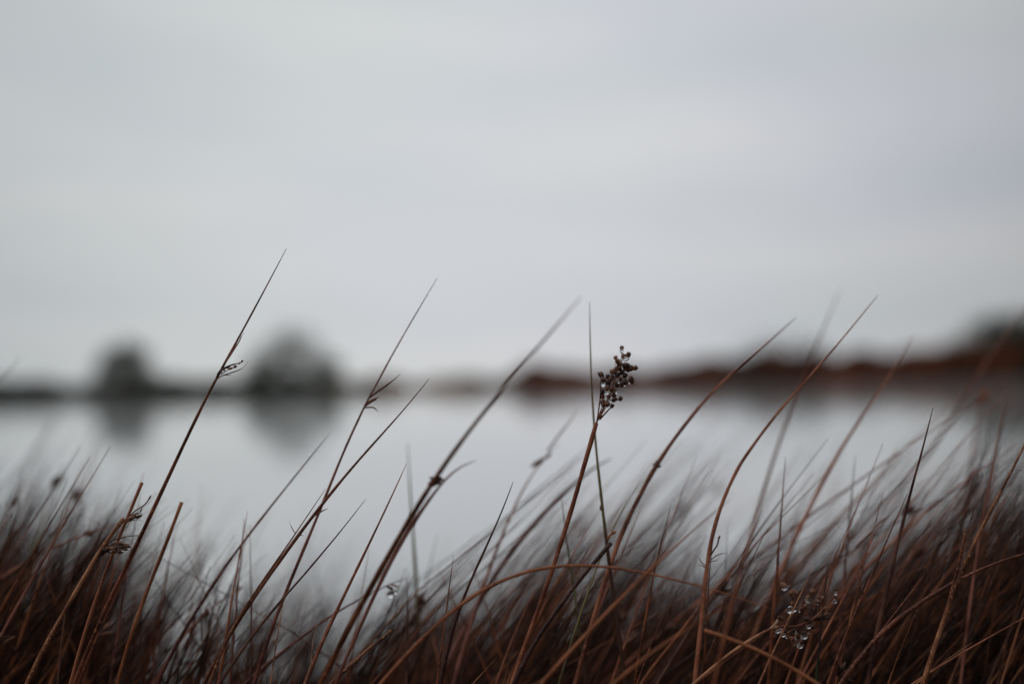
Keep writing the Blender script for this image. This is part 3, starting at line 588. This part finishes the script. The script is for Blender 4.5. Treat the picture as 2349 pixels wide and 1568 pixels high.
rush('al', 'blurred dark knotted stem standing upright against the outer water', '3 2080,830 2030,960 2010,1150 1995,1350 1970,1560; 6 1940,250 1910,500 1880,750', 1.15, 1.1, 10, 'brown', parts=True)
spikelets('al', 'spikelet', [('3 2080,870 2060,800', 40, 16), ('3 2060,900 2110,850', 34, 12), ('3 1995,1430 2040,1390', 40, 12), ('3 2010,1480 1980,1400', 34, 14)], 1.15, 'brown')
rush('am', 'long faint blurred stalk lying at a low slant across the right-hand stems', '3 2342,1170 2200,1270 2000,1400; 6 1900,230 1750,330 1600,470 1420,640 1250,800 1100,950', .88, .86, 6, 'brown')
rush('an', 'blurred tufted stem bending over the black thicket in the left corner', '4 860,470 720,510 600,545 480,590 360,640 220,710 60,800 -100,900', .88, .86, 8, 'brown', parts=True)
spikelets('an', 'spikelet', [('4 590,550 640,510', 24, 11), ('4 600,560 640,590', 24, 10), ('4 620,540 700,500', 28, 8)], .88, 'dark', .004)
for i, (k, lab, tr) in enumerate([
  ('ba', 'blurred dark-budded stem, nearest to the outer left edge', '4 180,180 110,290 40,400 -30,520'),
  ('bc', 'blurred olive-budded stem, next in from the outer left edge', '4 430,80 390,220 330,370 260,520 200,680 160,850'),
  ('bd', 'blurred stem with an ochre bud, third in from the outer left edge', '4 600,150 530,290 460,420 370,560 290,680 200,800')]):
    rush(k, lab, tr, 1.05, 1.02, 8, ['brown', 'green', 'rust'][i], parts=True)
    for q in range(4):
        x, y = [(90, 320), (390, 220), (520, 290)][i]
        spikelets(k, 'spikelet', [(f'4 {x+random.randint(-25,25)},{y+random.randint(-35,35)} {x+60},{y-90}', 30, 9)], 1.05, ['dark', 'green', 'rust'][i], .006)

# ------------------------------------------------------------------ out-of-focus stems that still show one by one
def prof_top(px):   # how high the thicket stands from place to place
    return float(np.interp(px, [-1500, -300, 0, 150, 350, 600, 900, 1150, 1300, 1500, 1750, 2000, 2349, 2900, 4000], [1250, 1200, 1140, 1160, 1270, 1350, 1400, 1410, 1350, 1300, 1300, 1330, 1170, 1000, 1050]))
def random_stem(px, d, ytip, lean, w):
    tip = at(px, ytip, d); z = max(.10, tip.z); le = lean*z
    b0 = np.array((tip.x-le, d+rng.normal(0, .04), -.01)); t1 = np.array((tip.x, tip.y, z))
    bend = rng.uniform(1.2, 2.4); n = 14; P = []
    for k in range(n):
        q = k/(n-1); P.append(np.array((b0[0]+(t1[0]-b0[0])*q**bend, b0[1]+(t1[1]-b0[1])*q, b0[2]+(t1[2]-b0[2])*q)))
    return P[::-1]
regions = [(-60, 330, 27, 'blurred brown rush stem in the dark left corner thicket, behind the tangled pair'),
           (350, 800, 30, 'faint blurred rush stem before the water, behind the crossing stems on the left'),
           (820, 1330, 33, 'faint blurred rush stem in the low gap of bright water at the middle'),
           (1350, 1700, 36, 'blurred rush stem behind the arch, between seed head stem and strong curved stem'),
           (1710, 2050, 42, 'blurred rush stem in the streaky curtain behind the open panicle'),
           (2060, 2400, 36, 'blurred rush stem in the dense stand behind the long mottled stem')]
kinds = ['brown', 'brown', 'rust', 'plum', 'dark']
for x0, x1, cnt, lab in regions:
    px0 = x0 > 1300
    for k in range(cnt):
        if k % 3 == 0: cx, cdp, clean = rng.uniform(x0, x1), .81+rng.random()**1.5*.80, rng.normal(.50 if px0 else .30, .16)
        px = min(x1, max(x0, cx+rng.normal(0, 26))); d = cdp+rng.uniform(-.03, .05)
        y = prof_top(px)-rng.uniform(-20, 200 if px < 1300 else 360)
        if px > 1650: y = max(y, 860)
        else: y = max(y, 1010)
        P = random_stem(px, d, y, clean+rng.normal(0, .05), 8)
        w = rng.uniform(.0010, .0016); s = np.linspace(0, 1, len(P)); r = w*np.clip(.12+2.2*s, 0, 1)
        b0 = Vector(P[-1]); tuft = rng.random() < .45
        mat = kinds[rng.integers(5)]
        mb = MB().tube(P, r, 6)
        if not tuft: tag(mb.build('rush_stem', mat, None, b0), lab, 'rush stem', lab.split(' stem')[0]+' stems: '+lab.split('stem ', 1)[1])
        else:
            o = thing('rush_stem', b0, lab, 'rush stem', lab.split(' stem')[0]+' stems: '+lab.split('stem ', 1)[1]); mb.build('stem', mat, o, b0)
            i = int(rng.integers(2, 5)); c = P[i]; dr = P[i-1]-P[i+1]; dr /= np.linalg.norm(dr)
            for q in range(5):
                a = dr+rng.normal(0, .4, 3)+np.array((.4, 0, 0)); a /= np.linalg.norm(a)
                MB().spindle(Vector(c+a*.006), a, rng.uniform(.008, .014), .0013, 5).build('spikelet', 'seed' if rng.random() < .4 else 'dark', o, b0)

# ------------------------------------------------------------------ the thicket below: one mass nobody could count
def thicket(name, label, n, dfun, xr, mat, seed, near=False):
    r_ = np.random.default_rng(seed); n_pts, S = 7, 4; bunches = []
    for _ in range(95):
        bx = r_.uniform(1250, 2800) if r_.random() < .68 else r_.uniform(-500, 1250)
        bunches.append((bx, .88+r_.random()**1.3*.9, prof_top(bx)-r_.random()*(330 if bx > 1280 else 130), r_.normal(.52 if bx > 1280 else .36, .13)))
    V = np.zeros((n, n_pts*S, 3)); t = np.linspace(0, 1, n_pts)
    for k in range(n):
        if k % 30 == 0:                           # a new tussock: its own height, lean and spread
            td = dfun(r_); pick = r_.random()
            tx = r_.uniform(*xr) if pick < .45 else (r_.uniform(xr[0], 420) if pick < .66 else r_.uniform(1280, xr[1]))
            th = r_.normal(-5, 75); tl = r_.normal(.40, .11); ts = r_.uniform(25, 90)
        off = r_.normal(); px = tx+off*ts; d = max(.84, td+r_.normal(0, .04))
        y = prof_top(px)-70+th+r_.gamma(1.9, 95)
        lean = tl+.10*off+r_.normal(0, .09) if r_.random() > .07 else r_.normal(.2, .5)
        if r_.random() < .12:                     # taller bunches that stand out of the thicket
            cx, d, cy, lean = bunches[r_.integers(len(bunches))]
            px = cx+r_.normal(0, 14); d += r_.normal(0, .03); y = cy+abs(r_.normal(0, 60)); lean += r_.normal(0, .05)
        tip = at(px, y, d); z = max(.07+.1*r_.random(), tip.z)
        le = z*lean; bx = tip.x-le; wy = r_.normal(0, .10)*z*2
        bend = r_.uniform(1.1, 2.6); droop = False
        X = bx+le*t**bend*(1.6 if droop else 1); Yv = tip.y-wy+wy*t; Z = -.01+(z+.01)*(t if not droop else np.sin(t*2.1)/1.0)
        w = r_.uniform(.0009, .0018); R = w*np.clip(1.05-t**3, .1, 1)
        for i in range(S):
            a = math.pi*2*i/S+.4
            V[k, i::S, 0] = X+R*math.cos(a); V[k, i::S, 1] = Yv+R*math.sin(a); V[k, i::S, 2] = Z
    q = np.array([[i*S+j, i*S+(j+1) % S, (i+1)*S+(j+1) % S, (i+1)*S+j] for i in range(n_pts-1) for j in range(S)])
    F = (q[None]+(np.arange(n)*n_pts*S)[:, None, None]).reshape(-1, 4)
    me = bpy.data.meshes.new(name); nv = n*n_pts*S
    me.vertices.add(nv); me.vertices.foreach_set('co', V.reshape(-1))
    me.loops.add(F.size); me.loops.foreach_set('vertex_index', F.reshape(-1).astype(np.int32))
    me.polygons.add(len(F)); me.polygons.foreach_set('loop_start', np.arange(0, F.size, 4, dtype=np.int32)); me.polygons.foreach_set('loop_total', np.full(len(F), 4, np.int32))
    me.update(); me.validate(); me.polygons.foreach_set('use_smooth', [True]*len(F)); me.materials.append(M[mat])
    o = bpy.data.objects.new(name, me); C.objects.link(o); tag(o, label, None, None, 'stuff')
thicket('rush_thicket', 'dense tangle of brown rush stems filling the near bank', 9500, lambda r: .86+r.random()**2.0*1.85, (-700, 3050), 'litter', 5)
